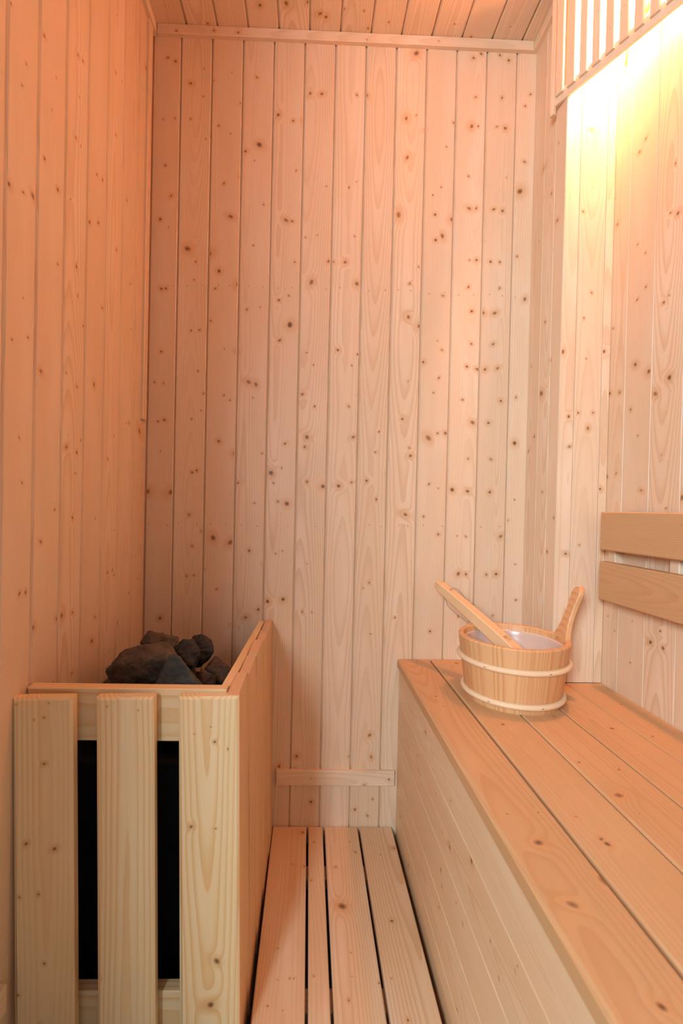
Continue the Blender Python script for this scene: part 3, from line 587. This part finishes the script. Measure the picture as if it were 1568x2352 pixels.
mb.face(secs[0][0], [(a, b, 0) for a, b in secs[0][1]], st); mb.face(secs[-1][0][::-1], [(a, b, tot) for a, b in secs[-1][1]][::-1], st)
o = child(mb.build('handle', M['beech'], merge=1e-5), root)
# bowl at the lower end
mb = MB(); bc = path[-1] + V((.010, -.016, -.006)); n = 40; bz = V((.18, -.12, .97)).normalized(); bx = bz.orthogonal().normalized(); by = bz.cross(bx)
P_ = [(.0001, -.024), (.015, -.022), (.024, -.014), (.0275, -.003), (.0285, .005), (.0260, .006), (.0245, -.003), (.021, -.012), (.013, -.018), (.0001, -.0195)]
for (r0, z0), (r1, z1) in zip(P_[:-1], P_[1:]):
    for j in range(n):
        b0, b1 = 2 * PI * j / n, 2 * PI * (j + 1) / n
        f_ = lambda r, a, z: bc + bx * (r * math.cos(a)) + by * (r * math.sin(a)) + bz * z
        q = [f_(r0, b0, z0), f_(r0, b1, z0), f_(r1, b1, z1), f_(r1, b0, z1)]; mb.face(q, [tuple(a - bc) for a in q], st, smooth=True)
child(mb.build('bowl', M['beech'], merge=1e-5), root)
# cord loop through the handle near its end
def on(t, a, b):
    i = min(range(len(L_)), key=lambda k: abs(L_[k] / tot - t)); p, d, n1, s1, wd, ht = frames[i]; return p + n1 * a + s1 * b
c0 = on(.135, .0118, 0)
loop = [on(.12, -.0125, .002), c0, c0 + V((.010, 0, .003)), c0 + V((.022, .001, -.004)), c0 + V((.034, .002, -.018)), c0 + V((.042, .003, -.029)), c0 + V((.046, .004, -.034))]
mb = MB(); tube(mb, cat(loop), .0009, 8)
low = [c0 + V((.046, .004, -.034)), on(.42, -.0125, .012) + V((.004, .01, -.004)), on(.36, -.014, .008) + V((-.006, -.002, -.004)), on(.26, -.0135, .006) + V((-.011, 0, -.004)), on(.17, -.0125, .004) + V((-.006, 0, -.002)), on(.12, -.0125, .002)]
tube(mb, cat(low), .0009, 8)
tube(mb, cat([c0 + V((.046, .004, -.034)), c0 + V((.053, .003, -.033)), c0 + V((.061, .003, -.036))]), .0008, 8)
cd = child(mb.build('cord', M['cord']), root)
mb = MB(); kp = c0 + V((.046, .004, -.034)); tube(mb, cat([kp + V((-.003, 0, .002)), kp + V((0, -.001, .001)), kp + V((.003, 0, -.001))]), [.0009] + [.0021] * 7 + [.0022] + [.0021] * 7 + [.0009], 10)
k_ = mb.build('knot', M['cord']); k_.parent = cd; k_.matrix_parent_inverse = cd.matrix_parent_inverse.copy()
mb = MB(); h_ = on(.135, .0114, 0); i_ = min(range(len(L_)), key=lambda k: abs(L_[k] / tot - .135)); tube(mb, [h_ - frames[i_][2] * .002, h_ + frames[i_][2] * .0004], .0016, 12); child(mb.build('hole_rim', M['burn']), root)
# burnt square mark on the top face
ti = .735; i_ = min(range(len(L_)), key=lambda k: abs(L_[k] / tot - ti)); p, d, n1, s1, wd, ht = frames[i_]
oc = p + n1 * (ht + .0001)
def e2(a, b): return oc + d * a + s1 * b
sg = .0068
strokes = [[(-sg, -sg * .86), (sg, -sg * .86), (sg, sg * .86), (-sg, sg * .86), (-sg, -sg * .86)],
           [(-.0045, .0046), (-.0018, .0046)], [(-.0045, .0028), (-.0045, .0040), (-.0018, .0040), (-.0018, .0028), (-.0045, .0028)],
           [(-.0045, .0015), (-.0018, .0015)], [(-.0032, .0015), (-.0032, .0000)], [(-.0045, .0000), (-.0018, .0000)],
           [(-.0045, -.0015), (-.0032, -.0030), (-.0018, -.0015)],
           [(.0002, .0042), (.0005, .0008), (.0016, -.0012), (-.0004, -.0040)], [(.0008, .0008), (.0040, -.0030), (.0056, -.0046), (.0062, -.0035), (.0030, -.0006), (.0016, .0014)]]
mb = MB()
for s_ in strokes: tube(mb, [e2(a, b) for a, b in s_], .00034, 6)
o = child(mb.build('emblem', M['burn']), root); o['label'] = 'small dark burnt square emblem'

# ------------------------------------------------------------------ lamp shade: slatted panel set across the corner
A2 = V((.5374, 1.045, 0)); TD = V((.4532865, -.89136488, 0)); NN = V((-.89175881, -.45251103, 0))
root = empty('lamp_shade', V((.60, .92, 1.74)))
tag(root, 'slatted wooden lamp shade set across the top right corner in front of the lamp', 'lamp shade')
ZT = ZC - .001
for k in range(-0, 10):
    s0 = .0044 + .02755 * k; mb = MB()
    panel(mb, A2 + NN * .004, TD, Z, NN, s0, s0 + .0170, 1.7545, ZT - .004, [(s0 + .009, 1.80 + .02 * (k % 4), 1.0)], board_style('ls%d' % k), rc=(.0012, .0012), depth=.0058)
    child(mb.build('slat', M['trim']), root)
for nm, z0, z1 in (('bottom_rail', 1.7390, 1.7680), ('top_rail', 1.965, ZT)):
    mb = MB(); panel(mb, A2 - NN * .0020, Z, TD, NN, z0, z1, -.001, .2810, (), board_style(nm), rc=(.001, .001), depth=.0060)
    child(mb.build(nm, M['trim']), root)
mb = MB(); panel(mb, A2 + NN * .0015, TD, Z, NN, -.0105, .0, 1.7200, ZT, (), board_style('ep'), rc=(.001, .001), depth=.008)
child(mb.build('end_strip', M['trim']), root)

# ------------------------------------------------------------------ wall lamp behind the shade
root = empty('wall_lamp', V((XR, .94, 1.875)))
tag(root, 'glowing warm lamp on the right wall behind the slatted shade', 'lamp')
mb = MB(); nb = 32
def rx(r, a, x): return V((XR - x, .93 + r * math.cos(a), 1.875 + r * math.sin(a)))
for P_, nm, mt in (([(.0001, .0), (.036, .0), (.036, .010), (.026, .014), (.0001, .014)], 'lamp_base', 'cane'), ([(.022, .0135), (.027, .022), (.029, .032), (.026, .043), (.018, .051), (.008, .0545), (.0001, .055)], 'glass_globe', 'lampglass')):
    mb = MB()
    for (r0, z0), (r1, z1) in zip(P_[:-1], P_[1:]):
        for j in range(nb):
            b0, b1 = 2 * PI * j / nb, 2 * PI * (j + 1) / nb
            q = [rx(r0, b0, z0), rx(r1, b0, z1), rx(r1, b1, z1), rx(r0, b1, z0)]; mb.face(q, [tuple(a) for a in q], smooth=True)
    o = mb.build(nm, M[mt], merge=1e-5); child(o, root)
mb = MB(); tube(mb, cat([V((XR - .006, .955, 1.850)), V((XR - .010, .975, 1.82)), V((XR - .006, .985, 1.795)), V((XR - .003, .992, 1.784))]), .0022, 8)
child(mb.build('cable', M['brass']), root)

# ------------------------------------------------------------------ light
LAMP, DAY, WORLD = 1.0, 1.0, 1.0
M['lampglass'].node_tree.nodes['Principled BSDF'].inputs['Emission Strength'].default_value = 1350 * LAMP
ld = bpy.data.lights.new('daylight_through_door', 'AREA'); ld.shape = 'RECTANGLE'; ld.size = .42; ld.size_y = .6; ld.energy = 54 * DAY; ld.color = (.74, .89, 1.0)
lo = bpy.data.objects.new('daylight_through_door', ld); C.objects.link(lo); lo.location = (-.70, -.95, 1.32)
lo.rotation_euler = (V((.0, .95, .55)) - V((-.70, -.95, 1.32))).to_track_quat('-Z', 'Y').to_euler()
w = bpy.data.worlds.new('world'); bpy.context.scene.world = w; w.use_nodes = True
bg = w.node_tree.nodes['Background']; bg.inputs[0].default_value = (.72, .90, 1.0, 1); bg.inputs[1].default_value = .55 * WORLD

# ------------------------------------------------------------------ camera
F_, PX, PY, ROLL = 1060.0, 735.5, 1180.0, .0215
psi, phi = math.atan(26.5 / F_), math.atan(11 / F_)
fwd = V((math.sin(psi) * math.cos(phi), math.cos(psi) * math.cos(phi), -math.sin(phi)))
r0 = fwd.cross(Z).normalized(); u0 = r0.cross(fwd)
R_ = r0 * math.cos(ROLL) + u0 * math.sin(ROLL); U_ = r0 * -math.sin(ROLL) + u0 * math.cos(ROLL)
cam = bpy.data.cameras.new('camera'); co = bpy.data.objects.new('camera', cam); C.objects.link(co)
mat = Matrix((R_, U_, -fwd)).transposed().to_4x4(); mat.translation = V((0, 0, .8116)); co.matrix_world = mat
cam.sensor_fit = 'VERTICAL'; cam.sensor_height = 36; cam.sensor_width = 24
cam.lens = F_ / 2352 * 36
cam.shift_x = (784 - PX) / 2352; cam.shift_y = (PY - 1176) / 2352
cam.clip_start = .01
cam.dof.use_dof = True; cam.dof.focus_distance = 1.15; cam.dof.aperture_fstop = 5.6
bpy.context.scene.camera = co
vs = bpy.context.scene.view_settings
vs.view_transform = 'Standard'; vs.look = 'None'; vs.gamma = 1; vs.use_curve_mapping = False; vs.exposure = -0.05
bpy.context.scene.cycles.max_bounces = 12; bpy.context.scene.cycles.diffuse_bounces = 8
